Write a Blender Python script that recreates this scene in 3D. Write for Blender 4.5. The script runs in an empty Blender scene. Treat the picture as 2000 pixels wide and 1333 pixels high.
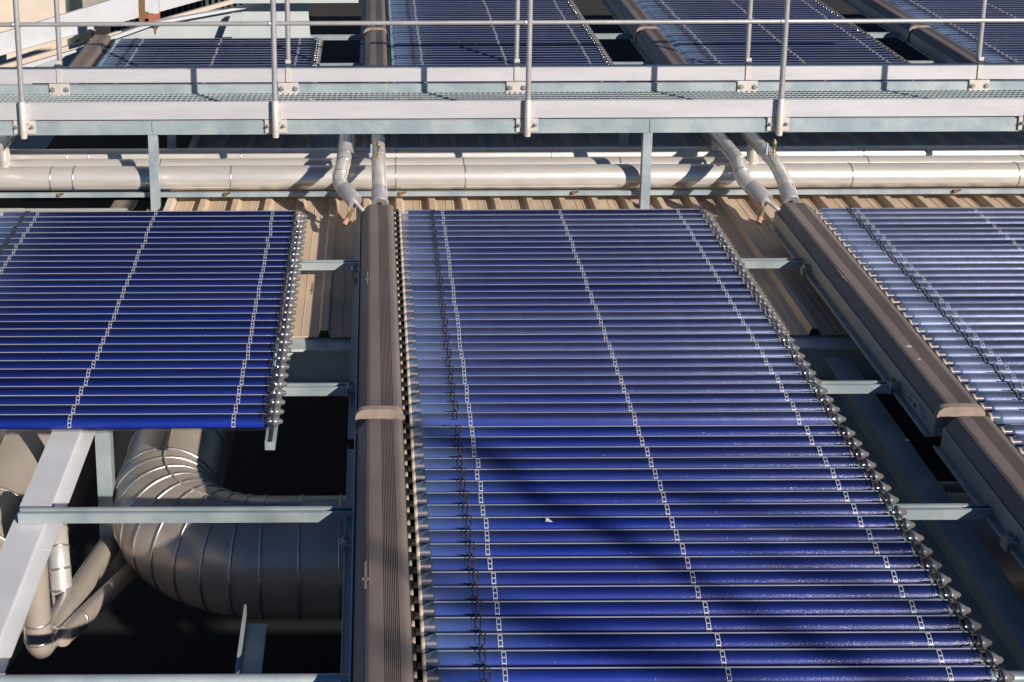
import bpy, math, random
from mathutils import Vector, Matrix
R = math.radians
random.seed(7)
sc = bpy.context.scene
COL = sc.collection

# ------------------------------------------------------------------ camera
PITCH, ROLL, FPX, U0, V0 = 12.4, 0.24, 2600.0, 729.0, 160.0      # photo is 2000 px wide, a crop: shifted lens
cam = bpy.data.cameras.new('camera')
cam.sensor_width = 36.0
cam.lens = FPX / 2000.0 * 36.0
cam.shift_x = (1000 - U0) / 2000.0
cam.shift_y = -(666.5 - V0) / 2000.0
cam.clip_end = 500
cam_o = bpy.data.objects.new('camera', cam); COL.objects.link(cam_o)
cam_o.matrix_world = Matrix.Rotation(R(90 - PITCH), 4, 'X') @ Matrix.Rotation(R(-ROLL), 4, 'Z')
sc.camera = cam_o

# ------------------------------------------------------------------ sky and sun
SUN_EL = 23.0
SUN_DIR = Vector((0.593, -0.805, 0.0)).normalized()               # horizontal direction towards the sun
world = bpy.data.worlds.new("World"); sc.world = world
world.use_nodes = True
wn = world.node_tree
sky = wn.nodes.new('ShaderNodeTexSky'); sky.sky_type = 'NISHITA'; sky.sun_disc = False
sky.sun_elevation = R(SUN_EL); sky.sun_rotation = math.atan2(SUN_DIR.x, SUN_DIR.y)
bg = wn.nodes['Background']; sky.ozone_density = 8.0; sky.dust_density = 0.0; sky.air_density = .8; sky.altitude = 800; bg.inputs['Strength'].default_value = 0.05
wn.links.new(sky.outputs[0], bg.inputs[0])
sl = bpy.data.lights.new('sun', 'SUN'); sl.energy = 5.0; sl.angle = R(0.5); sl.color = (1.0, 0.90, 0.79)
so = bpy.data.objects.new('sun', sl); COL.objects.link(so)
sv = Vector((SUN_DIR.x * math.cos(R(SUN_EL)), SUN_DIR.y * math.cos(R(SUN_EL)), math.sin(R(SUN_EL))))
so.rotation_euler = sv.to_track_quat('Z', 'Y').to_euler()
sc.view_settings.view_transform = 'Standard'
sc.view_settings.look = 'None'
sc.view_settings.exposure = 0.45
sc.view_settings.gamma = 1.0

# ------------------------------------------------------------------ mesh helper
class MB:
    def __init__(s): s.v = []; s.f = []; s.m = []; s.s = []
    def add(s, vs, fs, mat=0, smooth=False):
        o = len(s.v); s.v += [tuple(p) for p in vs]
        for f in fs: s.f.append([i + o for i in f]); s.m.append(mat); s.s.append(smooth)
    def box(s, x0, x1, y0, y1, z0, z1, mat=0, M=None):
        vs = [Vector(p) for p in ((x0,y0,z0),(x1,y0,z0),(x1,y1,z0),(x0,y1,z0),(x0,y0,z1),(x1,y0,z1),(x1,y1,z1),(x0,y1,z1))]
        if M is not None: vs = [M @ p for p in vs]
        s.add(vs, [(0,3,2,1),(4,5,6,7),(0,1,5,4),(1,2,6,5),(2,3,7,6),(3,0,4,7)], mat)
    def bbox(s, x0, x1, y0, y1, z0, z1, b=0.002, mat=0, M=None):
        """box with chamfered edges running along all axes"""
        vs = []; 
        def P(x, y, z): vs.append(M @ Vector((x,y,z)) if M is not None else Vector((x,y,z))); return len(vs) - 1
        X = (x0, x1); Y = (y0, y1); Z = (z0, z1); I = {}
        for i in (0,1):
            for j in (0,1):
                for k in (0,1):
                    x, y, z = X[i], Y[j], Z[k]
                    bx = b if i == 0 else -b; by = b if j == 0 else -b; bz = b if k == 0 else -b
                    I[i,j,k,'x'] = P(x, y + by, z + bz); I[i,j,k,'y'] = P(x + bx, y, z + bz); I[i,j,k,'z'] = P(x + bx, y + by, z)
        F = []
        for i in (0,1):
            q = [I[i,0,0,'x'], I[i,1,0,'x'], I[i,1,1,'x'], I[i,0,1,'x']]; F.append(q if i else q[::-1])
            q = [I[0,i,0,'y'], I[0,i,1,'y'], I[1,i,1,'y'], I[1,i,0,'y']]; F.append(q if i else q[::-1])
            q = [I[0,0,i,'z'], I[1,0,i,'z'], I[1,1,i,'z'], I[0,1,i,'z']]; F.append(q if i else q[::-1])
        for a in (0,1):
            for c in (0,1):
                F.append([I[a,c,0,'x'], I[a,c,1,'x'], I[a,c,1,'y'], I[a,c,0,'y']])
                F.append([I[a,0,c,'x'], I[a,1,c,'x'], I[a,1,c,'z'], I[a,0,c,'z']])
                F.append([I[0,a,c,'y'], I[1,a,c,'y'], I[1,a,c,'z'], I[0,a,c,'z']])
        for k in [(i,j,l) for i in (0,1) for j in (0,1) for l in (0,1)]:
            F.append([I[k+('x',)], I[k+('y',)], I[k+('z',)]])
        s.add(vs, F, mat)
    def extrude(s, prof, o, u, v, w, mat=0, smooth=False, caps=True):
        """prof: closed 2D outline in axes u,v from o, swept along vector w"""
        o, u, v, w = Vector(o), Vector(u), Vector(v), Vector(w); n = len(prof)
        a = [o + u*p[0] + v*p[1] for p in prof]; b = [p + w for p in a]
        s.add(a + b, [(i, (i+1) % n, n + (i+1) % n, n + i) for i in range(n)], mat, smooth)
        if caps: s.add(a, [tuple(range(n))[::-1]], mat); s.add(b, [tuple(range(n))], mat)
    def tube(s, path, r, seg=16, mat=0, caps=True, smooth=True):
        path = [Vector(p) for p in path]; n = len(path)
        rr = r if isinstance(r, (list, tuple)) else [r] * n
        T = []
        for i in range(n):
            a = path[max(i-1, 0)]; b = path[min(i+1, n-1)]
            T.append((b - a).normalized())
        ref = Vector((0,0,1)) if abs(T[0].z) < .9 else Vector((1,0,0))
        N = (ref - T[0]*ref.dot(T[0])).normalized(); vs = []
        for i in range(n):
            N = (N - T[i]*N.dot(T[i])).normalized(); B = T[i].cross(N)
            for k in range(seg):
                a = 2*math.pi*k/seg; vs.append(path[i] + (N*math.cos(a) + B*math.sin(a))*rr[i])
        fs = [(i*seg+k, i*seg+(k+1)%seg, (i+1)*seg+(k+1)%seg, (i+1)*seg+k) for i in range(n-1) for k in range(seg)]
        s.add(vs, fs, mat, smooth)
        if caps:
            s.add(vs[:seg], [tuple(range(seg))[::-1]], mat); s.add(vs[-seg:], [tuple(range(seg))], mat)
    def lathe_x(s, prof, c=(0,0,0), seg=24, mat=0, caps=True, smooth=True):
        s.tube_profile([(Vector(c) + Vector((x,0,0)), r) for x, r in prof], seg, mat, caps, smooth)
    def tube_profile(s, pr, seg, mat, caps, smooth):
        vs = []; n = len(pr)
        for p, r in pr:
            for k in range(seg):
                a = 2*math.pi*k/seg; vs.append(p + Vector((0, math.cos(a)*r, math.sin(a)*r)))
        s.add(vs, [(i*seg+k, i*seg+(k+1)%seg, (i+1)*seg+(k+1)%seg, (i+1)*seg+k) for i in range(n-1) for k in range(seg)], mat, smooth)
        if caps:
            s.add(vs[:seg], [tuple(range(seg))[::-1]], mat); s.add(vs[-seg:], [tuple(range(seg))], mat)
    def prism(s, poly, d, mat=0):
        """planar 3D polygon thickened by vector d"""
        poly = [Vector(p) for p in poly]; d = Vector(d); n = len(poly); q = [p + d for p in poly]
        s.add(poly + q, [tuple(range(n)), tuple(range(2*n-1, n-1, -1))] + [(i, n+i, n+(i+1)%n, (i+1)%n) for i in range(n)], mat)
    def build(s, name, mats, parent=None):
        me = bpy.data.meshes.new(name); me.from_pydata(s.v, [], s.f)
        for m in (mats if isinstance(mats, (list, tuple)) else [mats]): me.materials.append(m)
        me.polygons.foreach_set('material_index', s.m); me.polygons.foreach_set('use_smooth', s.s)
        me.update()
        o = bpy.data.objects.new(name, me); COL.objects.link(o)
        if parent is not None: o.parent = parent
        return o

def tag(o, label=None, cat=None, group=None, kind=None):
    if label: o['label'] = label
    if cat: o['category'] = cat
    if group: o['group'] = group
    if kind: o['kind'] = kind
    return o
def empty(name, loc=(0,0,0), rot=(0,0,0)):
    o = bpy.data.objects.new(name, None); o.empty_display_size = .1; COL.objects.link(o)
    o.location = loc; o.rotation_euler = rot
    return o
def children(o): return [c for c in ALLKIDS.get(o.name, [])]
ALLKIDS = {}
def kid(parent, o): ALLKIDS.setdefault(parent.name, []).append(o); return o
def copy_tree(o, parent=None, skip=()):
    c = o.copy(); COL.objects.link(c)
    if parent is not None: c.parent = parent
    for ch in children(o):
        if ch.name.split('.')[0] in skip: continue
        kid(c, copy_tree(ch, c, skip))
    return c
def arc(c, a0, a1, r, ax, ay, n=10):
    c, ax, ay = Vector(c), Vector(ax), Vector(ay)
    return [c + ax*math.cos(a0+(a1-a0)*i/n)*r + ay*math.sin(a0+(a1-a0)*i/n)*r for i in range(n+1)]
def fillet(pts, rad, n=6):
    """round the inner corners of a polyline"""
    pts = [Vector(p) for p in pts]; out = [pts[0]]
    for i in range(1, len(pts)-1):
        a, b, c = pts[i-1], pts[i], pts[i+1]; d1 = (a-b); d2 = (c-b); t = min(rad, d1.length*.49, d2.length*.49)
        p, q = b + d1.normalized()*t, b + d2.normalized()*t
        for k in range(n+1):
            u = k/n; out.append(p*(1-u)**2 + b*2*u*(1-u) + q*u*u)
    out.append(pts[-1]); return out

TILT = R(3.9); TT = math.tan(TILT); CT, ST = math.cos(TILT), math.sin(TILT)
def zp(Y, off=0.0): return -2.36 + TT*(Y - 7.263) + off          # height of the collector plane at Y
def at(u, v, Y):                                                 # photo pixel at a known distance -> point
    c, s = math.cos(R(ROLL)), math.sin(R(ROLL)); du, dv = u-U0, v-V0
    x = (c*du - s*dv)/FPX; y = -(s*du + c*dv)/FPX; p = R(PITCH)
    d = Vector((x, math.cos(p) + y*math.sin(p), -math.sin(p) + y*math.cos(p)))
    return d*(Y/d.y)

# ------------------------------------------------------------------ materials
def nodes(name):
    m = bpy.data.materials.new(name); m.use_nodes = True
    nt = m.node_tree; return m, nt, nt.nodes['Principled BSDF'], nt.nodes['Material Output']
def link(nt, a, b): nt.links.new(a, b)
def noise(nt, scale, detail=4, rough=.55, vec=None, stretch=None):
    tc = nt.nodes.new('ShaderNodeTexCoord'); src = tc.outputs['Object']
    if stretch:
        mp = nt.nodes.new('ShaderNodeMapping'); mp.inputs['Scale'].default_value = stretch
        link(nt, src, mp.inputs['Vector']); src = mp.outputs[0]
    n = nt.nodes.new('ShaderNodeTexNoise'); n.inputs['Scale'].default_value = scale
    n.inputs['Detail'].default_value = detail; n.inputs['Roughness'].default_value = rough
    link(nt, src, n.inputs['Vector']); return n.outputs['Fac']
def ramp(nt, fac, stops):
    r = nt.nodes.new('ShaderNodeValToRGB'); e = r.color_ramp.elements
    while len(e) < len(stops): e.new(.5)
    for el, (p, c) in zip(e, stops): el.position = p; el.color = (*c, 1) if len(c) == 3 else c
    link(nt, fac, r.inputs[0]); return r.outputs[0]
def mixc(nt, fac, a, b, mode='MIX'):
    m = nt.nodes.new('ShaderNodeMix'); m.data_type = 'RGBA'; m.blend_type = mode
    for sock, val in ((m.inputs[0], fac), (m.inputs[6], a), (m.inputs[7], b)):
        if hasattr(val, 'is_output'): link(nt, val, sock)
        else: sock.default_value = (*val, 1) if isinstance(val, tuple) else val
    return m.outputs[2]
def mth(nt, op, a, b=None, clamp=False):
    m = nt.nodes.new('ShaderNodeMath'); m.operation = op; m.use_clamp = clamp
    for sock, val in ((m.inputs[0], a), (m.inputs[1], b)):
        if val is None: continue
        if hasattr(val, 'is_output'): link(nt, val, sock)
        else: sock.default_value = val
    return m.outputs[0]
def bump(nt, b, fac, strength=.1, dist=.002):
    n = nt.nodes.new('ShaderNodeBump'); n.inputs['Strength'].default_value = strength; n.inputs['Distance'].default_value = dist
    link(nt, fac, n.inputs['Height']); link(nt, n.outputs[0], b.inputs['Normal'])
def metal(name, base, dark, metallic, rough, scale=6, stretch=None, spots=None, bumps=.05, lo=.35, hi=.7, rvar=.12):
    """weathered surface: two tones, roughness that varies, optional rust or dirt spots"""
    m, nt, b, _ = nodes(name); base = tuple(x*.81 for x in base); dark = tuple(x*.81 for x in dark)
    f = noise(nt, scale, 6, .6, stretch=stretch)
    c = ramp(nt, f, [(lo, dark), (hi, base)])
    f2 = noise(nt, scale*9, 3, .6, stretch=stretch)
    c = mixc(nt, mth(nt, 'MULTIPLY', f2, .35), c, tuple(x*.72 for x in base))
    if spots:
        col, thr, ss = spots
        s = ramp(nt, noise(nt, ss, 5, .65), [(thr, (0,0,0)), (min(thr+.06, 1), (1,1,1))])
        c = mixc(nt, s, c, col)
    link(nt, c, b.inputs['Base Color'])
    b.inputs['Metallic'].default_value = metallic
    link(nt, mth(nt, 'ADD', mth(nt, 'MULTIPLY', mth(nt, 'SUBTRACT', f2, .5), rvar*2), rough, True), b.inputs['Roughness'])
    if bumps: bump(nt, b, f2, bumps, .002)
    return m
M = {}
M['galv']   = metal('galvanised_steel', (.50,.57,.60), (.33,.42,.47), .35, .46, 5, lo=.40, hi=.60, spots=((.42,.38,.27), .70, 9))
M['grate']  = metal('grating_steel', (.56,.63,.66), (.42,.50,.54), .25, .5, 5)
M['alu']    = metal('aluminium', (.76,.75,.78), (.62,.615,.65), .3, .42, 3, (1,6,6), spots=((.50,.49,.50), .70, 24), lo=.30, hi=.75)
M['tubealu']= metal('tube_aluminium', (.66,.64,.65), (.52,.51,.52), .5, .34, 8)
M['bracket']= metal('cast_aluminium', (.74,.70,.66), (.62,.58,.54), .25, .5, 10)
M['clad']   = metal('pipe_cladding', (.92,.88,.82), (.76,.72,.66), .5, .33, 3.5, (1,7,7), spots=((.75,.73,.70), .73, 8), bumps=.04)
M['duct']   = metal('duct_cladding', (.74,.655,.56), (.60,.53,.455), .42, .36, 4, bumps=.03)
M['seam']   = metal('bright_seam', (.78,.76,.72), (.6,.58,.55), .8, .3, 20)
M['brown']  = metal('brown_powder_coat', (.245,.200,.180), (.165,.132,.118), .0, .48, 3, (1,.8,1), spots=((.36,.31,.28), .735, 11), bumps=.12)
M['band']   = metal('tan_end_band', (.42,.33,.27), (.30,.23,.19), .0, .6, 18)
M['side']   = metal('side_sheet', (.62,.62,.56), (.50,.51,.47), .35, .42, 6, (1,.3,1))
M['black']  = metal('black_rubber', (.018,.017,.017), (.01,.01,.01), 0, .7, 12)
M['chain']  = metal('grey_plastic_chain', (.040,.038,.038), (.025,.024,.024), .1, .5, 20)
M['copper'] = metal('dull_copper', (.62,.44,.38), (.48,.33,.28), .6, .4, 20)
M['tan']    = metal('tan_plastic', (.52,.45,.36), (.40,.34,.27), 0, .5, 20)
M['white']  = metal('white_clip', (.68,.68,.70), (.55,.55,.58), .1, .35, 20)
M['tip']    = metal('grey_tip', (.20,.20,.20), (.12,.12,.12), .15, .32, 20)
M['roof']   = metal('dusty_roof_sheet', (.78,.62,.46), (.58,.45,.33), .05, .55, 2.2, (2.5,.6,1), spots=((.10,.065,.045), .715, 7), bumps=.1)
M['wpaint'] = metal('white_paint', (.74,.76,.80), (.62,.64,.68), 0, .5, 4, spots=((.45,.33,.22), .745, 6))
M['bpaint'] = metal('pale_blue_paint', (.58,.63,.64), (.48,.54,.56), 0, .5, 3, spots=((.42,.28,.16), .725, 5))
M['cream']  = metal('cream_render', (.80,.70,.58), (.70,.60,.49), 0, .8, 2)
M['conc']   = metal('grey_concrete', (.42,.40,.36), (.30,.29,.26), 0, .85, 4)
M['dark']   = metal('dark_floor', (.010,.010,.010), (.006,.006,.006), 0, .9, 2)
M['rust']   = metal('rusty_steel', (.30,.15,.06), (.16,.09,.05), .1, .75, 9)
M['red']    = metal('faded_red_paint', (.50,.13,.08), (.36,.16,.09), 0, .6, 12)
M['orange'] = metal('orange_cap', (.62,.30,.22), (.48,.24,.18), 0, .5, 12)
M['brass']  = metal('old_brass', (.42,.32,.18), (.26,.2,.12), .6, .5, 25)
M['lever']  = metal('blue_lever', (.45,.60,.68), (.30,.45,.55), .1, .4, 20)
M['slat']   = metal('green_slat', (.10,.14,.13), (.06,.09,.085), .1, .5, 8)
M['pane']   = metal('dark_pane', (.05,.075,.07), (.03,.05,.045), .0, .15, 3)
M['deck']   = metal('shade_black', (.03,.028,.027), (.02,.018,.018), 0, .9, 2)
M['bark']   = metal('bark', (.10,.08,.06), (.06,.05,.04), 0, .9, 5)
M['sticker']= metal('pale_sticker', (.55,.58,.60), (.48,.50,.52), 0, .4, 10)
M['print']  = metal('sticker_print', (.10,.13,.18), (.08,.10,.14), 0, .5, 10)
M['mark']   = metal('faded_print', (.275,.230,.208), (.245,.203,.183), 0, .55, 20)

def blue_absorber():
    m, nt, b, _ = nodes('blue_absorber')
    oi = nt.nodes.new('ShaderNodeObjectInfo')
    f = noise(nt, 3, 4, .6)
    # selective coating: the colour goes from blue to violet-black at a flat angle of view
    lw = nt.nodes.new('ShaderNodeLayerWeight'); lw.inputs['Blend'].default_value = .5
    c = ramp(nt, lw.outputs['Facing'], [(.0, (.0001,.023,.34)), (.06, (.0002,.015,.195)), (.18, (.0007,.0055,.045)), (.42, (.0015,.0055,.026))])
    c = mixc(nt, mth(nt, 'MULTIPLY', oi.outputs['Random'], .4), c, (.003,.005,.040))
    c = mixc(nt, mth(nt, 'MULTIPLY', f, .35), c, (.001,.003,.03))
    link(nt, c, b.inputs['Base Color'])
    b.inputs['Metallic'].default_value = .1; b.inputs['Roughness'].default_value = .4; b.inputs['Specular IOR Level'].default_value = .25
    st = noise(nt, 30, 3, .6, stretch=(1,.06,1)); bump(nt, b, st, .05, .001)
    return m
M['absorber'] = blue_absorber()
M['glint_line'] = metal('painted_edge_glint', (.68,.72,.88), (.54,.60,.78), .2, .4, 12)  # painted highlight: pale colour for the glint along each tube's top edge

def tube_glass():
    m, nt, b, out = nodes('dusty_tube_glass'); nt.nodes.remove(b)
    N = nt.nodes.new
    tr = N('ShaderNodeBsdfTransparent'); tr.inputs[0].default_value = (.95,.965,.985,1)
    gl = N('ShaderNodeBsdfGlossy'); gl.inputs['Roughness'].default_value = .09
    gr = N('ShaderNodeBsdfGlossy'); gr.inputs['Roughness'].default_value = .42; gr.inputs[0].default_value = (.50,.62,1.0,1)
    df = N('ShaderNodeBsdfDiffuse'); df.inputs[0].default_value = (.70,.68,.72,1)
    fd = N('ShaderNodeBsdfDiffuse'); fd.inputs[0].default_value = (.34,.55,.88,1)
    gs = N('ShaderNodeBsdfGlossy'); gs.inputs['Roughness'].default_value = .11
    nb = N('ShaderNodeBump'); nb.inputs['Strength'].default_value = .9; nb.inputs['Distance'].default_value = .0012
    link(nt, noise(nt, 210, 2, .6), nb.inputs['Height']); link(nt, nb.outputs[0], gs.inputs['Normal'])
    def mix(fac, a, b_):
        x = N('ShaderNodeMixShader'); link(nt, a.outputs[0], x.inputs[1]); link(nt, b_.outputs[0], x.inputs[2])
        if hasattr(fac, 'is_output'): link(nt, fac, x.inputs[0])
        else: x.inputs[0].default_value = fac
        return x
    oi = N('ShaderNodeObjectInfo'); rnd = oi.outputs['Random']
    lw = N('ShaderNodeLayerWeight'); lw.inputs['Blend'].default_value = .5
    fres = mth(nt, 'ADD', mth(nt, 'MULTIPLY', mth(nt, 'POWER', lw.outputs['Facing'], 5.0), .93), .045, True)   # thin sheet: same from both sides
    m1 = mix(.007, mix(fres, tr, gl), gs)
    cosv = mth(nt, 'ADD', mth(nt, 'SUBTRACT', 1.0, lw.outputs['Facing']), .07)      # path through the dust film
    patch = mth(nt, 'MULTIPLY', mth(nt, 'POWER', noise(nt, 5, 5, .65), 2.0), .05)
    speck = ramp(nt, noise(nt, 190, 2, .5), [(.68, (0,0,0)), (.74, (1,1,1))])
    d = mth(nt, 'ADD', mth(nt, 'ADD', patch, mth(nt, 'MULTIPLY', speck, .05)), .010)
    sc_ = N('ShaderNodeSeparateColor'); link(nt, oi.outputs['Color'], sc_.inputs[0])
    d = mth(nt, 'MULTIPLY', d, mth(nt, 'MULTIPLY', sc_.outputs[0], 8.0))
    d = mth(nt, 'DIVIDE', d, cosv, True)
    film = mix(d, m1, gr)                                                            # film of fine dust scatters forward
    film2 = mix(mth(nt, 'MULTIPLY', d, .25), film, df)
    # pale blue reflection haze painted into the glass towards the header end
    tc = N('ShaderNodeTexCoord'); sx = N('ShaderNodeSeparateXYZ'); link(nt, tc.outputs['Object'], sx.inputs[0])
    painted_haze = mth(nt, 'MULTIPLY', mth(nt, 'MAXIMUM', mth(nt, 'SUBTRACT', .72, sx.outputs['X']), 0.0), 2.0)
    painted_haze = mth(nt, 'MULTIPLY', mth(nt, 'POWER', painted_haze, 2.0), .15)
    painted_haze = mth(nt, 'MULTIPLY', painted_haze, mth(nt, 'ADD', mth(nt, 'MULTIPLY', rnd, .9), .35), True)
    allm = mix(painted_haze, film2, fd)
    link(nt, allm.outputs[0], out.inputs['Surface'])
    return m
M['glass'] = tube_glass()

# ------------------------------------------------------------------ the setting
g = MB(); g.box(-60, 60, -40, 90, -5.9, -5.6); tag(g.build('ground', M['dark']), kind='structure')

w_ = MB(); w_.box(-8, 8, -5.5, 2.62, -3.6, -2.73); tag(w_.build('shade_slab', M['conc']), kind='structure')  # unseen slab added to keep the sun off the pit floor
w_ = MB(); w_.box(6.6, 6.9, 2.3, 16, -5.6, -2.2)  # out-of-view wall added to block sun entering the pit from the right
tag(w_.build('wall', M['conc']), 'unseen grey wall added beyond the right-hand collectors to shade the pit', 'wall')

# corrugated roof: trapezoid ribs running up the slope
def corrugated(x0, x1, y0, y1, off):
    prof = []; x = x0; p = .2003; h = .036
    while x < x1:
        prof += [(x,0), (x+.055,0), (x+.058,.003), (x+.062,0), (x+.095,0), (x+.098,.003), (x+.102,0), (x+.138,0), (x+.152,h), (x+.186,h)]; x += p
    prof.append((x,0)); b = MB(); n = len(prof)
    A = [(px, y0, zp(y0, off+pz)) for px, pz in prof]; B = [(px, y1, zp(y1, off+pz)) for px, pz in prof]
    C = [(px, y0, zp(y0, off+pz-.006)) for px, pz in prof]; D = [(px, y1, zp(y1, off+pz-.006)) for px, pz in prof]
    b.add(A + B + C + D, [(i, i+1, n+i+1, n+i) for i in range(n-1)] + [(2*n+i, 3*n+i, 3*n+i+1, 2*n+i+1) for i in range(n-1)] + [(i, 2*n+i, 2*n+i+1, i+1) for i in range(n-1)])
    return b
ro = corrugated(-1.216, 6.5, 6.10, 9.3, -.178).build('metal_roof', M['roof'])
tag(ro, 'dusty beige corrugated metal roof under the pipes and the upper collectors', 'roof')
dk = MB(); dk.prism([(-2.6,9.35,zp(9.35,-.62)),(6.6,9.35,zp(9.35,-.62)),(6.6,17,zp(17,-.62)),(-2.6,17,zp(17,-.62))], (0,0,-.1))  # near-black sheet added for the shade in the gaps, covers the lit floor
tag(dk.build('shade_backing', M['deck']), 'near-black sheet added as the shaded void under the collectors behind the walkway', 'roof')

# ------------------------------------------------------------------ solar collectors
NT, PITCH_T = 30, .0763
LEN = NT*PITCH_T
def casing_profile():
    P = [(.004,-.030), (0,-.026)]
    P += [(.000,-.004),(.002,.008),(.008,.018),(.034,.049),(.042,.0565),(.052,.0612),(.062,.0622)]
    x = .098; P.append((x,.0622))
    for k in range(9):
        P += [(x+.0010,.0622),(x+.0014,.0570),(x+.0032,.0570),(x+.0036,.0622)]; x += .0058
    for k in range(0, 7):
        a = math.pi/2 - k*math.pi/2/6; P.append((.157 + .028*math.cos(a), .034 + .028*math.sin(a)))
    P += [(.185,-.026),(.181,-.030)]
    return P[::-1]
root = empty('solar_collector')
b = MB(); b.extrude(casing_profile(), (0,.045,0), (1,0,0), (0,0,1), (0,LEN-.062,0), 0)
casing = kid(root, b.build('header_casing', M['brown'], root))
b = MB()          # arched band closing the lower end of the casing
pr = [(-.006,-.030)] + [(.0925 - .0985*math.cos(math.pi*k/28), .068*max(0, 1 - abs(math.cos(math.pi*k/28))**4)**.25) for k in range(29)] + [(.191,-.030)]
pr = pr[::-1]
b.extrude(pr, (0,.012,0), (1,0,0), (0,0,1), (0,.03,0), 0)
kid(root, b.build('end_band', M['band'], root))
b = MB(); b.bbox(-.007,-.001,.03,LEN-.02,-.078,.012,.001); b.bbox(-.034,-.007,.03,LEN-.02,-.080,-.074,.001); b.bbox(-.036,-.032,.03,LEN-.02,-.080,-.066,.001)
b.bbox(0,.185,.03,LEN-.02,-.078,-.034,.002)
side = kid(root, b.build('side_sheet', M['side'], root))
b = MB(); b.bbox(-.0095,-.0072,.06,.30,-.064,-.010,.0004,0)
for k, (y0, y1, z0, z1) in enumerate(((.24,.27,-.022,-.014),(.20,.23,-.05,-.03),(.10,.18,-.02,-.013),(.08,.17,-.034,-.028),(.08,.15,-.046,-.041),(.25,.28,-.045,-.034))):
    b.box(-.0100,-.0096,y0,y1,z0,z1,1)
stk = b.build('sticker', [M['sticker'], M['print']], side); kid(side, stk)
b = MB()          # faint worn mark printed on the casing: two strokes and a crossed one
for (x0,x1,y0,y1) in ((.038,.044,1.22,1.36),(.053,.058,1.24,1.37),(.030,.053,1.262,1.275)):
    b.box(x0,x1,y0,y1,.0621,.0625)
kid(casing, b.build('printed_mark', M['mark'], casing))
b = MB(); b.bbox(.185,.197,.0,LEN,-.028,.018,.002)
for i in range(NT):                                      # notches of the rubber strip between the tubes
    y = (i+1)*PITCH_T; b.bbox(.197,.214,y-.012,y+.012,-.028,.022,.002)
kid(root, b.build('seal_strip', M['black'], root))
b = MB(); b.bbox(1.922,1.963,-.035,LEN,-.088,-.084,.001); b.bbox(1.922,1.926,-.035,LEN,-.084,-.047,.001); b.bbox(1.959,1.963,-.035,LEN,-.084,-.047,.001)
b.bbox(1.926,1.933,-.035,LEN,-.050,-.047,.0005); b.bbox(1.952,1.959,-.035,LEN,-.050,-.047,.0005); b.box(1.927,1.958,-.034,-.031,-.083,-.052)
kid(root, b.build('end_rail', M['galv'], root))
def chain(xc):
    b = MB(); r = .0374; wr = .0021
    def wire(pts): b.tube(pts, wr, 5, 0, True)
    for i in range(NT):
        yc = (i+.5)*PITCH_T; dx = .004 if i % 2 else -.004; hw = .0085 + random.uniform(-.0005,.0005)
        tw = random.uniform(-.12,.12)
        def P(x, a): return (xc + dx + x + tw*math.sin(a)*.03, yc + math.sin(a)*r, math.cos(a)*r)
        for s in (-1, 1): wire([P(s*hw, R(-52 + 13*k)) for k in range(9)])
        for a in (-52, -14, 52): wire([P(-hw, R(a)), P(0, R(a)), P(hw, R(a))])
        if i < NT-1:
            a, c = P(0, R(52)), (xc - dx, yc + PITCH_T - math.sin(R(52))*r, math.cos(R(52))*r)
            m = ((a[0]+c[0])/2, (a[1]+c[1])/2, a[2]-.007); b.tube([a, m, c], .0042, 6)
    return b
kid(root, chain(.402).build('tube_chain', M['chain'], root))
kid(root, chain(1.925).build('tube_chain', M['chain'], root))
for yc in (.40, 1.62):                                   # clamp that holds the header on the rail below
    b = MB(); b.bbox(-.050,-.008,yc-.022,yc+.022,-.050,-.043,.002); b.bbox(-.050,-.044,yc-.022,yc+.022,-.086,-.050,.001); b.tube([(-.030,yc,-.043),(-.030,yc,-.030)], .016, 12)
    c = kid(root, b.build('clamp', M['side'], root))
    b = MB(); b.tube([(-.030,yc,-.030),(-.030,yc,-.019)], .0095, 6, smooth=False); kid(c, b.build('bolt', M['brass'], c))
A1, A2, AR = R(57), R(203), .0303                       # the fin is a chord of the tube, turned towards the south
AU = Vector((0, math.cos(A1)-math.cos(A2), math.sin(A1)-math.sin(A2))); AW = AU.length*AR; AU.normalize()
AN = Vector((0, -AU.y*0 - AU.z, AU.y)); AC = Vector((0, (math.cos(A1)+math.cos(A2))*AR/2, (math.sin(A1)+math.sin(A2))*AR/2))
BULGE = .0075
def fin_z(t): return BULGE*(1 - t*t)                              # height of the curved fin, t = -1..1 across it
def absorber_mesh():
    b = MB(); n = 10; W = AW/2; th = .0012; wr = .0034
    up = [(-W + (2*W-wr)*k/n, fin_z((-W + (2*W-wr)*k/n)/W)) for k in range(n+1)]
    prof = up + [(y, z-th) for y, z in up[::-1]]
    b.extrude(prof, AC + Vector((.268,0,0)), AU, AN, (1.650,0,0), 0, True)
    b.extrude([(W-wr,-.0010),(W-wr,.0022),(W,.0006),(W,-.0004)], AC + Vector((.262,0,0)), AU, AN, (1.660,0,0), 1)   # pale strip added as the sunlit edge line of the glass
    return b
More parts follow.
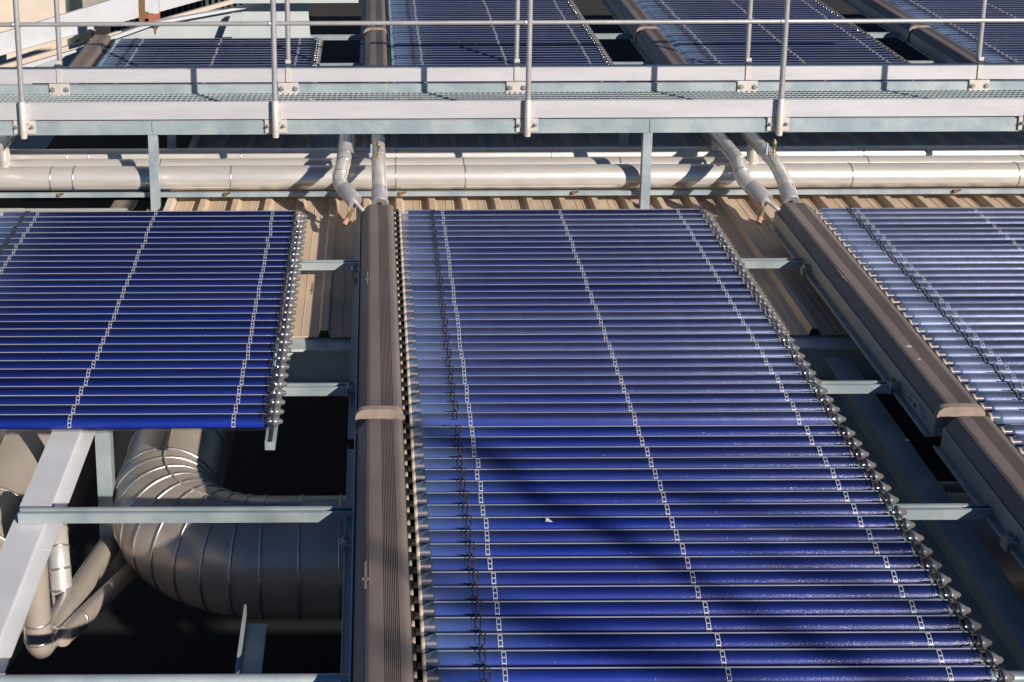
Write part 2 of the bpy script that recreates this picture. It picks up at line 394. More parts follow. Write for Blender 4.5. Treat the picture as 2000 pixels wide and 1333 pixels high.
def clip_mesh():
    b = MB(); w = .0062; h = AW/2; n = 8
    def P(x, t, dz): return AC + Vector((x,0,0)) + AU*(t*h) + AN*(fin_z(t) + dz)
    for q in (-1, 1):
        vs = []
        for k in range(n+1):
            t = -.86 + 1.72*k/n; vs += [P(q*w-.0011,t,.0008), P(q*w+.0011,t,.0008), P(q*w+.0011,t,.0024), P(q*w-.0011,t,.0024)]
        b.add(vs, [(4*k+j, 4*k+(j+1)%4, 4*k+4+(j+1)%4, 4*k+4+j) for k in range(n) for j in range(4)] + [(3,2,1,0), (4*n,4*n+1,4*n+2,4*n+3)])
    for t in (-.84, -.30, .25, .80):
        a_, c_ = t-.055, t+.055
        vs = [P(-w-.001,a_,.0010), P(w+.001,a_,.0010), P(w+.001,c_,.0010), P(-w-.001,c_,.0010), P(-w-.001,a_,.0030), P(w+.001,a_,.0030), P(w+.001,c_,.0030), P(-w-.001,c_,.0030)]
        b.add(vs, [(0,3,2,1),(4,5,6,7),(0,1,5,4),(1,2,6,5),(2,3,7,6),(3,0,4,7)])
    return b
tube0 = None
for i in range(NT):
    yc = (i+.5)*PITCH_T
    if tube0 is None:
        b = MB(); b.lathe_x([(.222,.0195),(.228,.0215),(.258,.0318),(.266,.0326),(1.928,.0326),(1.937,.0318),(1.948,.029),(1.958,.0235),(1.963,.0200)], seg=28, caps=False)
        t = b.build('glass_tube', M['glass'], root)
        kid(t, absorber_mesh().build('absorber', [M['absorber'], M['glint_line']], t))
        b = MB(); b.tube([(.215,0,.004),(.272,0,.004)], .0062, 10); kid(t, b.build('heat_pipe', M['copper'], t))
        b = MB(); b.lathe_x([(.187,.021),(.189,.022),(.196,.022),(.197,.0205)], seg=16); b.lathe_x([(.2135,.021),(.215,.0235),(.222,.0235),(.226,.0215)], seg=16); kid(t, b.build('neck_cap', M['tan'], t))
        b = MB(); b.lathe_x([(1.954,.0212),(1.959,.0222),(1.962,.0202),(1.964,.0202),(1.971,.0162),(1.980,.0105),(1.988,.0085),(1.992,.005)], seg=18); kid(t, b.build('tip', M['tip'], t))
        c0 = None
        for xc in (.462, 1.130, 1.797):
            if c0 is None: c = c0 = clip_mesh().build('spacer_clip', M['white'], t)
            else: c = c0.copy(); COL.objects.link(c); c.parent = t
            c.location = (xc, 0, 0); kid(t, c)
        tube0 = t
    else: t = copy_tree(tube0, root)
    t.location = (0, yc, 0); t.scale = (1, 1.067, 1.067); kid(root, t)
def settle(coll, dust):
    """small differences from tube to tube: each fin is turned a little, each clip sits a little off, some tubes are dustier"""
    for t in children(coll):
        if not t.name.startswith('glass_tube'): continue
        k = dust*random.choice((.35,.6,.8,.9,1,1,1.1,1.3,1.9)); t.color = (min(1, k/8), 0, 0, 1)
        tw = R(random.gauss(0, 2.2))
        for p in children(t):
            if p.name.startswith('absorber'): p.rotation_euler.x = tw
            if p.name.startswith('spacer_clip'): p.location.x += random.uniform(-.004,.004); p.rotation_euler.x = tw
XS = {'l': -2.366, 'm': -.073, 'r': 2.283, 'f': 4.64}
YT = {'a': 4.930, 'b': 7.245, 'c': 11.31, 'd': 13.60}
spots = [
 ('m','b','blue tube collector in the centre, directly below the walkway, brown header on its left'),
 ('m','a','deep blue tube collector lowest in the centre, dark streaks of shade lying across it'),
 ('l','b','blue tube collector on the left above the big silver duct elbow'),
 ('r','b','hazy violet-blue tube collector on the right, its header bearing a pale sticker'),
 ('r','a','lowest collector on the right edge, mostly its brown header in view'),
 ('l','c','short dark blue collector behind the walkway in front of the pale sloping beams'),
 ('m','c','dark blue collector just behind the middle of the walkway rail'),
 ('r','c','dark blue collector behind the walkway, between the second and third header behind the rail'),
 ('f','c','dark blue collector behind the walkway at the far right edge, nearest the rail'),
 ('m','d','dark blue collector second row behind the walkway, above the middle one'),
 ('r','d','dark blue collector second row behind the walkway, right of the middle one'),
 ('f','d','blue collector in the top right corner, second row behind the walkway'),
]
GRP = 'solar collectors on the roof frame'
for n, (cx, ry, lab) in enumerate(spots):
    far = ry in 'cd'
    o = root if n == 0 else copy_tree(root, None, ('heat_pipe','neck_cap','clamp','bolt','sticker','printed_mark') if far else (() if (cx, ry) == ('r','b') else ('sticker',)))
    yt = YT[ry] - (.14 if (cx, ry) == ('l','c') else 0)
    y = yt - LEN*CT
    o.location = (XS[cx] - (.05 if (cx, ry) == ('l','c') else 0), y, zp(y)); o.rotation_euler = (TILT, 0, 0)
    tag(o, lab, 'solar collector', GRP)
    settle(o, {'rb':4.6, 'ra':4.0, 'ma':.45, 'mb':1.6, 'lb':.4, 'fd':1.2, 'fc':1.1}.get(cx+ry, .45))
# the sticker belongs to the right-hand header only
for ch in list(children(side)):
    if ch.name.startswith('sticker'): bpy.data.objects.remove(ch, do_unlink=True)

# ------------------------------------------------------------------ steel under the collectors
def strut(x0, x1, Y, off=-.047):
    """slotted channel along X, opening upwards"""
    b = MB(); u = (0, CT, ST); v = (0, -ST, CT); h, w, t = .041, .041, .003
    prof = [(-w/2,-h),(w/2,-h),(w/2,0),(w/2-.011,0),(w/2-.011,-.008),(w/2-.008,-.008),(w/2-t,-t),(w/2-t,-h+t),(-w/2+t,-h+t),(-w/2+t,-t),(-w/2+.008,-.008),(-w/2+.011,-.008),(-w/2+.011,0),(-w/2,0)]
    b.extrude(prof, (x0, Y, zp(Y, off)), u, v, (x1-x0, 0, 0))
    return b
RG = 'slotted mounting rails under the collectors'
for x0, x1, Y, lab in ((-2.6,6.5,6.69,'galvanised mounting rail under the centre collectors, highest of the visible rails'),
                       (-2.6,6.5,5.38,'galvanised mounting rail under the collectors just below the roof edge beam'),
                       (-1.315,6.5,4.463,'long galvanised rail crossing in front of the big duct elbow'),
                       (-1.3,6.5,10.60,'mounting rail under the first collector row behind the walkway'),
                       (-1.33,6.5,11.54,'mounting rail behind the short dark collector, ends lit below the gusset')):
    tag(strut(x0, x1, Y).build('mounting_rail', M['galv']), lab, 'rail', RG)
b = MB(); Yt = 3.625; b.tube([(-1.30,Yt,zp(Yt,-.085)),(6.5,Yt,zp(Yt,-.085))], .020, 16)
tag(b.build('round_rail', M['galv']), 'round grey-blue steel tube crossing the bottom left corner', 'rail')

def ibeam_profile(w, h, t):
    return [(-w/2,0),(w/2,0),(w/2,-t),(t*.4,-t),(t*.4,-h+t),(w/2,-h+t),(w/2,-h),(-w/2,-h),(-w/2,-h+t),(-t*.4,-h+t),(-t*.4,-t),(-w/2,-t)][::-1]
def slope_beam(x, y0, y1, off, w=.115, h=.17, t=.012):
    b = MB(); b.extrude(ibeam_profile(w, h, t), (x, y0, zp(y0, off)), (1,0,0), (0,-ST,CT), (0, y1-y0, (y1-y0)*TT)); return b
e = empty('steel_beam', (-1.283, 4.5, zp(4.5,-.092)))
tag(e, 'white painted steel beam sloping down the left bottom corner', 'beam')
o = slope_beam(-1.283, 2.4, 4.51, -.092).build('beam_section', M['wpaint']); o.parent = e; o.matrix_parent_inverse = Matrix.Translation(e.location).inverted()
o = slope_beam(-1.283, 4.514, 5.93, -.092).build('beam_section', M['wpaint']); o.parent = e; o.matrix_parent_inverse = Matrix.Translation(e.location).inverted()
tag(slope_beam(2.21, 2.4, 5.93, -.21).build('steel_beam', M['galv']), 'blue-grey steel beam in shade sloping down beside the right-hand header', 'beam')
b = MB(); b.extrude(ibeam_profile(.14, .2, .012), (-2.6, 6.05, zp(6.05,-.19)), (0,1,0), (0,0,1), (9.1,0,0))
tag(b.build('edge_beam', M['bpaint']), 'pale blue steel beam along the lower edge of the corrugated roof', 'beam')
# post beside the sloping beam
e = empty('steel_post', (-1.235, 5.55, -3.45)); tag(e, 'short pale steel post hanging beside the white sloping beam', 'post')
b = MB(); b.bbox(-.034,.034,-.004,.004,0,.66,.001); b.bbox(.026,.034,.004,.07,.1,.66,.001)
b.build('web', M['galv'], e)
b = MB(); b.bbox(-.045,.05,-.03,.05,.66,.672,.001); b.build('end_plate', M['galv'], e)
# angle iron in the pit
b = MB(); y1, y0 = 4.20, 2.4
for prof in ([(-.004,0),(.004,0),(.004,.085),(-.004,.085)], [(.004,0),(.075,0),(.075,.008),(.004,.008)]):
    b.extrude(prof, (-.46, y0, zp(y0,-.33)), (1,0,0), (0,0,1), (0, y1-y0, (y1-y0)*TT))
e = empty('angle_iron', (-.46, 3.6, zp(3.6,-.33))); o = b.build('angle_section', M['galv'], e); o.matrix_parent_inverse = Matrix.Translation(e.location).inverted()
tag(e, 'blue steel angle standing up in the dark at the bottom left', 'beam')
b = MB(); b.bbox(-.395,-.37,3.63,3.66,zp(3.64,-.322),zp(3.64,-.295),.003); o = b.build('bolt', M['rust'], e); o.matrix_parent_inverse = Matrix.Translation(e.location).inverted()

# ------------------------------------------------------------------ ducts and pipes in the pit
def ring_path(path, r, idx, w=.012, h=.006, mat=None, seg=40):
    """raised seam ring round a pipe at path index"""
    p = Vector(path[idx]); a = Vector(path[max(idx-1,0)]); c = Vector(path[min(idx+1,len(path)-1)]); t = (c-a).normalized()
    b = MB(); b.tube([p - t*w/2, p - t*w*.3, p + t*w*.3, p + t*w/2], [r, r+h, r+h, r], seg, caps=False); return b
def duct(name, label, c, rad, Rb, y_back, x_end, group=None, nring=9, side=1):
    """horizontal elbow: comes from the back and turns to +X"""
    cx, cy, cz = c; e = empty(name, (cx, cy, cz)); tag(e, label, 'duct', group)
    path = [Vector((side*p.x, p.y, p.z)) for p in [Vector((-Rb, y_back, 0)), Vector((-Rb, .35, 0))] + arc((0,0,0), math.pi, 1.5*math.pi, Rb, (1,0,0), (0,1,0), nring*2) + [Vector((.16,-Rb,0)), Vector((.33,-Rb,0)), Vector((x_end, -Rb, 0))]]
    b = MB(); b.tube(path, rad, 48); b.build('duct_shell', M['duct'], e)
    for k in range(nring+1): ring_path(path, rad, 2 + k*2).build('seam_ring', M['seam'], e)
    for k in (1, len(path)-3, len(path)-2): ring_path(path, rad, k).build('seam_ring', M['seam'], e)
    b = MB(); sp = []
    for k in range(len(path)-2):
        p = Vector(path[k]); sp.append(p + Vector((0,0,rad+.003)))
    b.tube(sp, .006, 6); b.build('long_seam', M['duct'], e)
    return e
duct('insulated_duct', 'big silver duct elbow with raised rings turning right below the left collector', (-.48, 5.72, -3.26), .25, .5, 5.5, 6.5, 'silver ducts below the frame')
duct('insulated_duct', 'silver ringed duct elbow at the left edge behind the white sloping beam', (-2.62, 5.45, -3.60), .36, .72, 5.5, 2.4, 'silver ducts below the frame', 9, -1)
e = empty('insulated_duct', (2.0, 6.9, -3.5)); tag(e, 'silver duct in the dark gap beside the right-hand header', 'duct', 'silver ducts below the frame')
pth = [Vector((.2,-1.05,.0)), Vector((1.2,-1.05,.0)), Vector((4.4,-1.05,.0))]
b = MB(); b.tube(pth, .2, 40); b.build('duct_shell', M['duct'], e); ring_path(pth, .2, 1).build('seam_ring', M['seam'], e)

def pipe(name, label, pts, r, fil=.08, bands=(), mat='clad', cat='pipe', group=None, seg=24, bandmat='seam', n=8):
    path = fillet(pts, fil, n); e = empty(name, tuple(path[0])); inv = Matrix.Translation(e.location).inverted(); tag(e, label, cat, group)
    b = MB(); b.tube(path, r, seg); o = b.build('pipe_shell', M[mat], e); o.matrix_parent_inverse = inv
    # bands at fractions of the length
    L = [0]; 
    for i in range(1, len(path)): L.append(L[-1] + (path[i]-path[i-1]).length)
    for fr in bands:
        s = fr*L[-1]; i = max(1, next(k for k in range(len(L)) if L[k] >= s)); t = (path[i]-path[i-1]).normalized(); p = path[i-1] + t*(s - L[i-1])
        b = MB(); b.tube([p - t*.005, p - t*.003, p + t*.003, p + t*.005], [r, r+.003, r+.003, r], seg, caps=False)
        o = b.build('band', M[bandmat], e); o.matrix_parent_inverse = inv
    return e, path
PG = 'insulated pipes in the pit'
pipe('insulated_pipe', 'small silver pipe bending up below the white sloping beam', [(-1.285,4.50,-2.812),(-1.285,4.50,-3.20),(-1.20,6.4,-3.60)], .052, .07, (.115,.145,.175,.205), 'duct', group=PG)
pipe('insulated_pipe', 'thin dark pipe running back below the duct elbow', [(-1.22,4.60,-3.22),(-1.02,6.1,-3.66)], .038, .05, (.12,), 'duct', group=PG)
pipe('insulated_pipe', 'curved silver pipe catching the sun just right of the white sloping beam', [(-1.40,5.30,-3.05),(-1.33,5.03,-3.08),(-1.30,4.95,-3.36)], .045, .2, (.2,.35,.5,.65,.8), 'clad', group=PG)
pipe('insulated_pipe', 'short glinting pipe end deep in the dark pit', [(-.83,4.9,-4.0),(-.62,4.55,-4.06)], .06, .05, (.45,), 'duct', group=PG)

# ------------------------------------------------------------------ main pipes on the roof
def run(name, label, Y, Z, r, x0, x1, xb, xs, group):
    e = empty(name, (0, Y, Z)); tag(e, label, 'pipe', group)
    b = MB(); n = 60; b.tube([(x0 + (x1-x0)*k/n, random.uniform(-.0008,.0008), random.uniform(-.0008,.0008)) for k in range(n+1)], r, 40); b.build('pipe_shell', M['clad'], e)
    for x in xb:
        b = MB(); b.tube([(x-.005,0,0),(x-.003,0,0),(x+.003,0,0),(x+.005,0,0)], [r,r+.0028,r+.0028,r], 40, caps=False); b.build('band', M['seam'], e)
    b = MB()
    for (a, c) in xs: b.tube([(a,-r*.80,-r*.60),(c,-r*.80,-r*.60)], .0028, 6)
    b.build('lap_seam', M['clad'], e)
    return e
MG = 'main insulated pipes behind the walkway beam'
def xat(u, D): return (u - U0)/FPX*D
run('main_pipe', 'thickest and lowest of the three long silver pipes across the roof', 7.9, -2.341, .0755, -3.2, 6.4, [xat(u,8.22) for u in (102,146,452,772,907,1222,1657,1980)], [(xat(150,8.22),xat(270,8.22)),(xat(315,8.22),xat(455,8.22)),(xat(776,8.22),xat(903,8.22)),(xat(910,8.22),xat(1200,8.22))], MG)
run('main_pipe', 'thin band of silver pipe between the other two long pipes', 8.075, -2.329, .06, -3.2, 6.4, [xat(u,8.39) for u in (315,772,904,1209,1690,1995)], [(-3,-2.9)], MG)
run('main_pipe', 'rearmost of the three long silver pipes, its back edge in blue shade', 8.24, -2.302, .056, -3.2, 6.4, [xat(u,8.55) for u in (134,176,472,774,1075,1380,1680,1985)], [(-3,-2.9)], MG)
e = empty('support_rail', (0,7.80,-2.43)); tag(e, 'flat galvanised bar along the front of the thickest pipe', 'rail')
b = MB(); b.bbox(-3.2,6.4,-.014,.014,0,.028,.002); b.build('bar', M['galv'], e)
for u in (116,440,782,1118,1862):
    b = MB(); x = xat(u,8.13); b.bbox(x-.012,x+.012,-.034,-.014,.012,.03,.003); b.tube([(x+.01,-.028,.025),(x+.03,-.036,.034)], .006, 8); b.build('pipe_clip', M['rust'], e)
b = MB(); b.tube([(-4,7.60,-2.545),(-2.1,7.60,-2.545)], .105, 32); b.tube([(-2.1,7.60,-2.545),(-1.48,7.60,-2.545)], .103, 32)
tag(b.build('low_pipe', M['clad']), 'large beige-lit pipe behind the top edge of the left collector', 'pipe')
b = MB(); b.bbox(-1.262,-1.220,6.3,9.2,zp(6.3,-.2)-.02,zp(6.3,-.2)+.08,.002, M=Matrix.Translation((0,6.3,zp(6.3,-.2))) @ Matrix.Rotation(TILT,4,'X') @ Matrix.Translation((0,-6.3,-zp(6.3,-.2))))
tag(b.build('roof_trim', M['cream']), 'pale edge trim on the left side of the corrugated roof', 'trim')

# branch pipes that drop from under the walkway to the headers
BG = 'branch pipes feeding the headers'
def branches(dx, which, labA, labB):
    if 'a' in which:
        e, p = pipe('branch_pipe', labA, [(-.165+dx,9.2,-2.10),(-.178+dx,7.62,-2.165),(-.205+dx,7.40,-2.225),(-.105+dx,7.262,-2.298)], .0425, .07, (.42,.74,.80,.87), 'clad', group=BG)
        inv = Matrix.Translation(e.location).inverted()
        def put(b, n, m):
            o = b.build(n, M[m], e); o.matrix_parent_inverse = inv; return o
        d = (p[-1]-p[-4]).normalized()
        b = MB(); b.tube([p[-1]-d*.135, p[-1]-d*.13, p[-1]-d*.002, p[-1]+d*.004], [.0425,.046,.046,.043], 24); put(b, 'end_sleeve', 'tubealu')
        b = MB(); b.tube(fillet([p[-1], p[-1]+d*.07, (-.040+dx,7.20,-2.345)], .03), .011, 10); b.tube([(-.055+dx,7.213,-2.34),(-.03+dx,7.19,-2.345)], .017, 6, smooth=False); put(b, 'connector', 'bracket')
        q = p[-1] + Vector((-.012,.0,-.035)); q2 = q + Vector((-.035,-.055,-.05)); q3 = q + Vector((-.052,-.08,-.075))
        b = MB(); b.tube([q, q.lerp(q2,.5), q.lerp(q2,.55), q2], [.009,.009,.0135,.0135], 10); b.tube([q2+Vector((.0,0,0)), q2+Vector((.022,-.012,-.012))], .008, 8); v = put(b, 'drain_valve', 'brass')
        b = MB(); b.tube([q2, q3], .0155, 8, smooth=False); o = b.build('valve_cap', M['orange'], v)
        # tee down to the pipe below
        b = MB(); b.tube([(-.172+dx+.02,8.22,-2.13),(-.172+dx+.02,8.22,-2.26)], .036, 20); put(b, 'tee', 'clad')
        b = MB(); b.tube([(-.14+dx,7.88,-2.15),(-.175+dx,7.80,-2.235)] if dx > 1 else [(-.135+dx,7.9,-2.15),(-.125+dx,7.86,-2.17)], .006, 8); put(b, 'lever', 'tubealu')
    if 'b' in which:
        e, p = pipe('branch_pipe', labB, [(.02+dx,9.2,-2.10),(.030+dx,7.60,-2.165),(.032+dx,7.40,-2.225),(.034+dx,7.262,-2.305)], .0425, .09, (.37,.57,.70,.76), 'clad', group=BG)
        inv = Matrix.Translation(e.location).inverted()
        def put(b, n, m, par=None):
            o = b.build(n, M[m], par or e)
            if par is None: o.matrix_parent_inverse = inv
            return o
        d = (p[-1]-p[-4]).normalized()
        b = MB(); b.tube([p[-1]-d*.11, p[-1]-d*.105, p[-1]-d*.002, p[-1]+d*.004], [.0425,.0465,.0465,.043], 24); put(b, 'end_sleeve', 'tubealu')
        b = MB(); b.tube([p[-1], p[-1]+d*.05], .013, 10); put(b, 'connector', 'black')
        z = -2.145
        b = MB(); b.tube([(.03+dx,7.62,z),(.03+dx,7.62,z+.03),(.03+dx,7.62,z+.031),(.03+dx,7.62,z+.075),(.03+dx,7.62,z+.076),(.03+dx,7.62,z+.10),(.03+dx,7.62,z+.101),(.03+dx,7.62,z+.112)], [.011,.011,.0085,.0085,.0135,.0135,.007,.007], 12)
        b.tube([(.03+dx,7.62,z+.025),(.0+dx,7.62,z+.022)], .007, 8); v = put(b, 'air_valve', 'brass')
        b = MB(); b.bbox(-.018+dx,-.008+dx,7.612,7.628,z+.018,z+.09,.001); put(b, 'lever', 'lever', v)
        b = MB(); b.tube([(.030+dx,8.05,-2.15),(.030+dx,8.05,-2.30)], .036, 20); put(b, 'tee', 'clad')
branches(0, 'ab', 'silver pipe bending towards the left of the central header, orange capped drain at its end', 'straight silver pipe ending above the central header, brass valve on top')
branches(2.345, 'ab', 'slanting silver pipe ending left of the right-hand header, orange capped drain below it', 'silver pipe curving down to the right-hand header, upright brass valve on top')
branches(-2.345, 'b', '', 'silver pipe coming down at the left edge of the picture')

# ------------------------------------------------------------------ walkway
WX0, WX1 = -3.6, 5.6
wk = empty('walkway', (0,7.7,-2.02)); tag(wk, 'raised steel walkway with open grating crossing above the pipes', 'walkway')
def sub(b, name, m, par): o = b.build(name, M[m], par); o.matrix_parent_inverse = Matrix.Translation(par.location).inverted(); return o
b = MB()
def channel(x0, x1, y, zt, zb, s):
    """U channel, web at y, flanges towards +s"""
    b.bbox(x0, x1, min(y,y+s*.006), max(y,y+s*.006), zb, zt, .0012); f = .04
    for z in (zt-.006, zb): b.bbox(x0, x1, min(y+s*.0062,y+s*f), max(y+s*.0062,y+s*f), z, z+.006, .001)
channel(WX0, -1.327, 7.716, -1.936, -2.017, 1); channel(-1.324, 1.65, 7.716, -1.936, -2.017, 1); channel(1.653, WX1, 7.716, -1.936, -2.017, 1)
sub(b, 'front_beam', 'galv', wk)
b = MB(); channel(WX0, WX1, 8.475, -1.880, -1.972, 1); sub(b, 'rear_beam', 'galv', wk)
b = MB(); gx0, gx1, gy0, gy1, gz = WX0, WX1, 7.728, 8.470, -1.932
n = int((gx1-gx0)/.0343)
for k in range(n+1):
    x = gx0 + k*.0343; b.box(x-.0018, x+.0018, gy0, gy1, gz-.024, gz)
for k in range(14):
    y = gy0 + .004 + k*(gy1-gy0-.008)/13; b.box(gx0, gx1, y-.0025, y+.0025, gz-.0040, gz+.0004)
sub(b, 'grating', 'grate', wk)
for x in (-1.325, 1.645):
    b = MB(); b.bbox(x-.028,x+.028,7.722,7.772,-2.500,-2.018,.002); o = sub(b, 'support_leg', 'galv', wk)
    b = MB(); b.bbox(x-.06,x+.065,7.69,7.80,zp(7.7,-.178)+.001,zp(7.7,-.178)+.012,.002); b2 = b.build('foot_plate', M['conc'], o)
    b = MB(); b.bbox(x-.028,x+.028,8.44,8.47,-2.40,-1.985,.002); sub(b, 'support_leg', 'galv', wk)
for x in (-2.9,-1.3,.2,1.7,3.2,4.7):
    b = MB(); b.bbox(x-.02,x+.02,7.76,8.468,-1.99,-1.962,.002); sub(b, 'cross_member', 'galv', wk)

def rail_set(name, label, Yp, Yt, posts, front):
    e = empty(name, (0, Yp, -1.93)); tag(e, label, 'guard rail', 'guard rails of the walkway')
    b = MB(); zb, zt = (-1.921,-1.814) if front else (-1.866,-1.760)
    th = .022
    b.bbox(WX0, WX1, Yt, Yt+th, zb, zt, .003); 
    for f in (.3, .62): b.box(WX0, WX1, Yt-.0006, Yt, zb+(zt-zb)*f, zb+(zt-zb)*f+.0012)
    sub(b, 'toe_board', 'alu', e)
    zm = -1.338 if front else -1.305
    for z, nm in ((zm, 'mid_rail'), (-.83, 'top_rail')):
        b = MB(); b.tube([(WX0,Yp,z),(WX1,Yp,z)], .0135 if nm == 'mid_rail' else .017, 16)
        if front:
            for x in posts: b.tube([(x-.036,Yp,z),(x-.034,Yp,z),(x-.022,Yp,z),(x-.018,Yp,z)], [.0135,.0155,.0155,.0135], 16)
        sub(b, nm, 'tubealu', e)
    for x in posts:
        if front:
            b = MB(); b.tube([(x,Yp,-1.93),(x,Yp,-.83)], .0165, 18); p = sub(b, 'post', 'tubealu', e)
            b = MB(); b.tube([(x,Yp-.001,-1.985),(x,Yp-.001,-1.805),(x,Yp-.001,-1.802)], [.0205,.0205,.018], 18)
            b.tube([(x,Yp-.001,-2.026),(x,Yp-.001,-1.986)], [.019,.022], 18)
            b.bbox(x+.012,x+.036,Yp+.004,Yt-.001,-1.94,-1.815,.001)
            b.bbox(x-.066,x+.066,7.704,7.7145,-2.006,-1.924,.0015)
            k = b.build('bracket', M['bracket'], p)
            for s in (-1, 1):
                b = MB(); b.tube([(x+s*.047,7.704,-1.962),(x+s*.047,7.699,-1.962)], .0125, 16); b.tube([(x+s*.047,7.699,-1.962),(x+s*.047,7.682,-1.962)], .0075, 6, smooth=False)
                b.build('bolt', M['seam'], p)
        else:
            b = MB(); b.tube([(x,Yp,-1.745),(x,Yp,-.83)], .0165, 18); b.tube([(x,Yp,-1.740),(x,Yp,-1.728)], .0195, 18); p = sub(b, 'post', 'tubealu', e)
            b = MB(); b.bbox(x-.016,x+.018,Yt-.008,Yt-.0012,-1.862,-1.715,.0015); b.bbox(x-.066,x+.066,8.463,8.4735,-1.960,-1.866,.0015)
            b.bbox(x-.016,x+.018,Yt-.001,Yp,-1.757,-1.745,.001)
            b.build('bracket', M['bracket'], p)
            for s in (-1, 1):
                b = MB(); b.tube([(x+s*.045,8.463,-1.905),(x+s*.045,8.459,-1.905)], .018, 18); b.tube([(x+s*.045,8.459,-1.905),(x+s*.045,8.449,-1.905)], .012, 6, smooth=False)
                b.build('bolt', M['seam'], p)
    return e
rail_set('guard_rail', 'near guard rail of the walkway, full posts and bright toe board in front', 7.682, 7.703, (-2.083,-.583,.917,2.417,3.917), True)
rail_set('guard_rail', 'far guard rail of the walkway, its toe board behind the grating', 8.512, 8.478, (-2.045,-.554,.934,2.44,3.95), False)

# ------------------------------------------------------------------ behind on the left: sloping beams, posts, building
def slab(name, poly, Y, d, m, label=None, cat=None, par=None):
    b = MB(); b.prism([at(u, v, Y) for u, v in poly], (0, d, 0)); o = b.build(name, M[m])
    if par is not None: o.parent = par; o.matrix_parent_inverse = Matrix.Translation(par.location).inverted()
    if label: tag(o, label, cat)
    return o
e = empty('sloping_beam', at(200, 60, 13)); tag(e, 'broad white beam sloping up to the right in front of the cream wall', 'beam')
slab('web', [(-60,84),(560,-102),(560,-45),(-60,126)], 13.0, .10, 'wpaint', par=e)
slab('flange', [(13,106),(142,70),(142,73),(13,117)], 12.93, .07, 'cream', par=e)
e = empty('sloping_beam', at(180, 80, 12.2)); tag(e, 'narrow pale beam sloping just below the broad white one', 'beam')
slab('flange', [(-60,147),(200,71),(560,-30),(560,-22),(200,80),(-60,157)], 12.2, .09, 'cream', par=e)
slab('web', [(-60,158),(200,81),(345,42),(345,54),(200,94),(-60,172)], 12.24, .04, 'wpaint', par=e)
e = empty('sloping_plate', at(400, 60, 11.5)); tag(e, 'large pale blue sloping plate with rust streaks behind the short collector', 'plate')
slab('plate', [(-60,176),(300,50),(498,14),(600,-5),(612,150),(-60,190)], 11.5, .03, 'bpaint', par=e)
slab('top_flange', [(150,96),(300,44),(498,9),(600,-11),(600,-5),(498,14),(300,50),(150,104)], 11.42, .11, 'wpaint', par=e)
slab('gusset', [(452,27),(473,25),(464,72),(434,73)], 11.36, .05, 'bpaint', par=e)
slab('crossbar', [(455,-6),(700,-8),(700,6),(455,7)], 11.3, .06, 'bpaint', 'pale horizontal bar at the top edge of the picture, left of the first header', 'bar')
for k, (u0, v0, u1, v1, drop) in enumerate(((296,54,310,57,12),)):
    slab('rust_stain', [(u0,v0),(u1,v0-1),(u1-4,v1+2),(u0+(u1-u0)*.66,v1+4),(u0+(u1-u0)*.60,v1+drop),(u0+(u1-u0)*.40,v1+drop*.8),(u0+(u1-u0)*.35,v1+3),(u0+3,v1)], 11.498 if k == 0 else 11.358, .0015, 'rust', par=[o for o in bpy.data.objects if o.name == 'sloping_plate'][0])
e = empty('rusty_post', at(277, 60, 11.9)); tag(e, 'rusty brown post standing behind the white sloping beams', 'post')
slab('shaft', [(269,-30),(281,-30),(281,58),(272,58)], 11.9, .06, 'rust', par=e)
slab('lug', [(281,24),(290,26),(290,36),(281,38)], 11.92, .04, 'rust', par=e)
e = empty('white_post', at(304, 45, 11.95)); tag(e, 'white post with faded red base beside the rusty post', 'post')
slab('shaft', [(298,-30),(310,-30),(310,28),(299,28)], 11.95, .05, 'wpaint', par=e)
slab('base', [(290,29),(311,27),(311,44),(290,44)], 11.93, .06, 'red', par=e)
e = empty('louvre', at(400, 20, 14.5)); tag(e, 'dark green louvre of upright slats behind the sloping plate', 'louvre')
b = MB()
for k in range(22):
    p = at(225 + k*12, 46, 14.5); b.bbox(p.x-.016, p.x+.016, 14.5, 14.56, p.z-.5, p.z+1.2, .003)
o = b.build('slats', M['slat'], e); o.matrix_parent_inverse = Matrix.Translation(e.location).inverted()
slab('backing', [(215,-60),(520,-60),(520,70),(215,70)], 14.62, .02, 'dark', par=e)
for k, (u, v, r, lab) in enumerate(((167,76,.058,'black round-topped fitting left of its twin on the narrow beam'),(196,68,.066,'black round-topped fitting nearest the brown header end, on the narrow beam'))):
    e = empty('pipe_fitting', at(u, v, 12.0)); tag(e, lab, 'fitting', 'black fittings on the narrow beam')
    b = MB(); b.extrude([(-r,-.02)] + [(r*math.cos(math.pi - a*math.pi/12), r*math.sin(math.pi - a*math.pi/12)) for a in range(13)] + [(r,-.02)], (0,0,0), (1,0,.25), (0,0,1), (0,.16,0)); b.build('dome', M['black'], e)
    b = MB(); b.bbox(r*.75,r*1.15,-.02,.02,-.09,-.0,.003); b.build('foot', M['cream'], e)
# building
e = empty('building', (-9, 19, -5.6)); tag(e, 'cream rendered building with a dark green window in the top left corner', 'building')
b = MB(); p0, p1 = at(-400,0,19), at(126,0,19); b.box(p0.x,p1.x,19,22,-5.6,3); sub(b, 'wall', 'cream', e)
b = MB(); p0, p1 = at(165,0,19.2), at(262,0,19.2); b.box(p1.x-.9,p1.x+1.2,19.2,22,-5.6,3); sub(b, 'side_wall', 'conc', e)
b = MB(); p0, p1 = at(134,0,19.15), at(161,24,19.15); b.box(p0.x,p1.x,19.15,19.2,p1.z-1.0,p0.z+1.2); wnd = sub(b, 'window', 'pane', e)
b = MB(); p0, p1 = at(127,0,19.05), at(134,24,19.05); b.bbox(p0.x,p1.x,19.05,19.25,p1.z-1.0,p0.z+1.2,.01); b.build('frame', M['slat'], wnd)

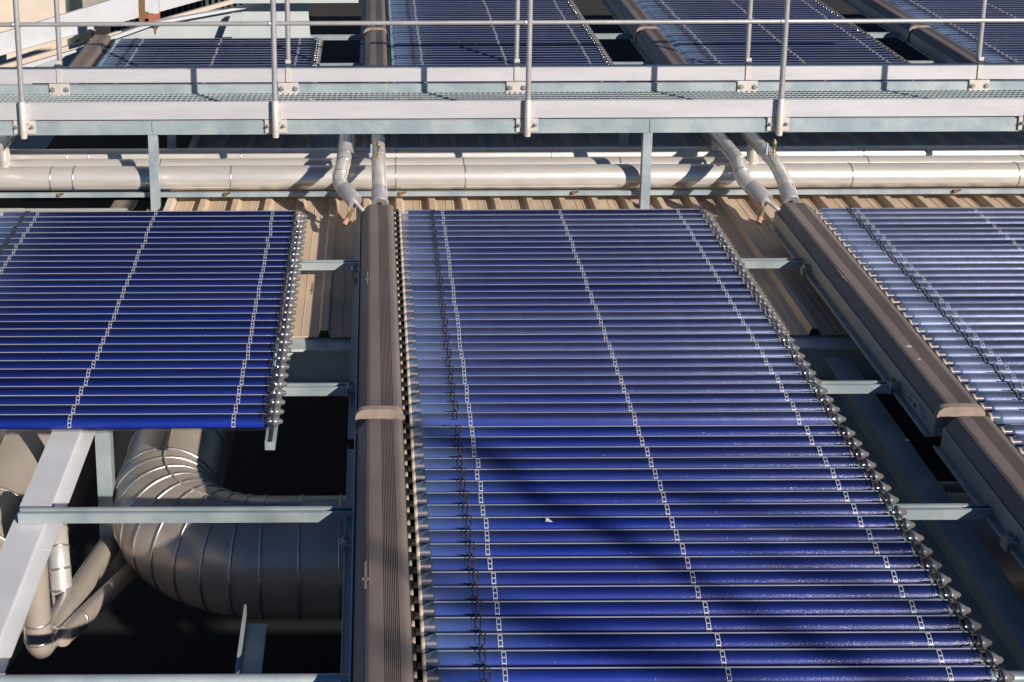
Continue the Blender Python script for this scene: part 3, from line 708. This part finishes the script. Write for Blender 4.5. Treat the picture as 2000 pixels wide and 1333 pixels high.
# ------------------------------------------------------------------ small things lying on the glass
def blob(name, label, cat, p, r, n=9, m='white', flat=.0015, seed=1):
    rr = random.Random(seed); o = Vector(p); b = MB()
    ring = [(rr.uniform(.55,1.1)*r*math.cos(2*math.pi*k/n), rr.uniform(.55,1.1)*r*math.sin(2*math.pi*k/n)) for k in range(n)]
    b.add([(x, y, 0) for x, y in ring] + [(x*.6, y*.6, flat) for x, y in ring], [(k, (k+1)%n, n+(k+1)%n, n+k) for k in range(n)] + [tuple(range(n, 2*n))])
    q = b.build(name, M[m]); q.location = o; q.rotation_euler = (TILT, 0, 0); tag(q, label, cat); return q
blob('bird_dropping', 'white splash of bird dropping on the right-hand brown header', 'dropping', (2.365, 5.50, zp(5.50,.0632)), .016, seed=3)
blob('bird_dropping', 'tiny white bird dropping below the larger splash on the right-hand header', 'dropping', (2.362, 5.38, zp(5.38,.0632)), .009, seed=4)
b = MB(); b.prism([(-.016,-.004,0),(-.012,.010,.004),(-.008,.013,.003),(.0,.008,.003),(.012,.001,.001),(.020,-.005,.0),(.004,-.006,.0)], (0,0,.0006)); q = b.build('feather', M['alu']); q.scale = (.75, .75, .75)
q.location = (.615, 4.271, zp(4.293)+.0285); q.rotation_euler = (R(40), 0, R(-8)); tag(q, 'small white feather stuck on the deep blue tubes in the lower centre', 'feather')

# ------------------------------------------------------------------ bare tree behind the photographer: it shades the lowest tubes
def shade_at(u, v, d):                                            # the point d metres towards the sun from a spot on the collectors
    r = at(u, v, 1.0); k = (-2.36 - TT*7.263)/(r.z - TT*r.y); return r*k + sv*d
tr = empty('bare_tree', (13.8, -12.5, -5.6)); tag(tr, 'bare tree behind the camera whose boughs shade the lowest collector', 'tree')
hub = shade_at(3000, 1800, 14); b = MB(); b.tube([(hub.x+.4,hub.y-.6,-5.6),(hub.x+.35,hub.y-.5,-3),(hub.x+.2,hub.y-.3,0),hub], [.24,.2,.17,.10], 10); sub(b, 'trunk', 'bark', tr); tr_ = tr
b = MB()
for pts, d, r in (([(2050,1420),(1700,1320),(1490,1215),(1250,1082),(1060,985),(945,905),(860,850),(740,820)], 13.5, .027), ([(2250,1230),(1760,1078),(1600,1045),(1400,990),(1280,950)], 14.0, .026),
                  ([(2100,1560),(1500,1345),(1150,1255),(960,1190),(830,1140),(690,1075),(560,1020)], 13.2, .027), ([(1500,1560),(900,1345),(760,1272),(680,1235)], 13.4, .025),
                  ([(2150,1330),(1720,1160),(1560,1120),(1420,1060)], 13.8, .024), ([(1240,1078),(1150,1010),(1010,975)], 13.6, .024), ([(1000,910),(880,862),(790,868)], 13.5, .022)):
    P_ = [shade_at(u, v, d) for u, v in pts]
    P_ = ([hub] if pts[0][0] > 1400 else []) + P_
    P_ = fillet(P_, .3, 3); P_ = [p + Vector((random.uniform(-.02,.02), random.uniform(-.02,.02), random.uniform(-.02,.02))) for p in P_]
    b.tube(P_, [r*(1.3 - .7*k/len(P_)) for k in range(len(P_))], 8)
sub(b, 'boughs', 'bark', tr)
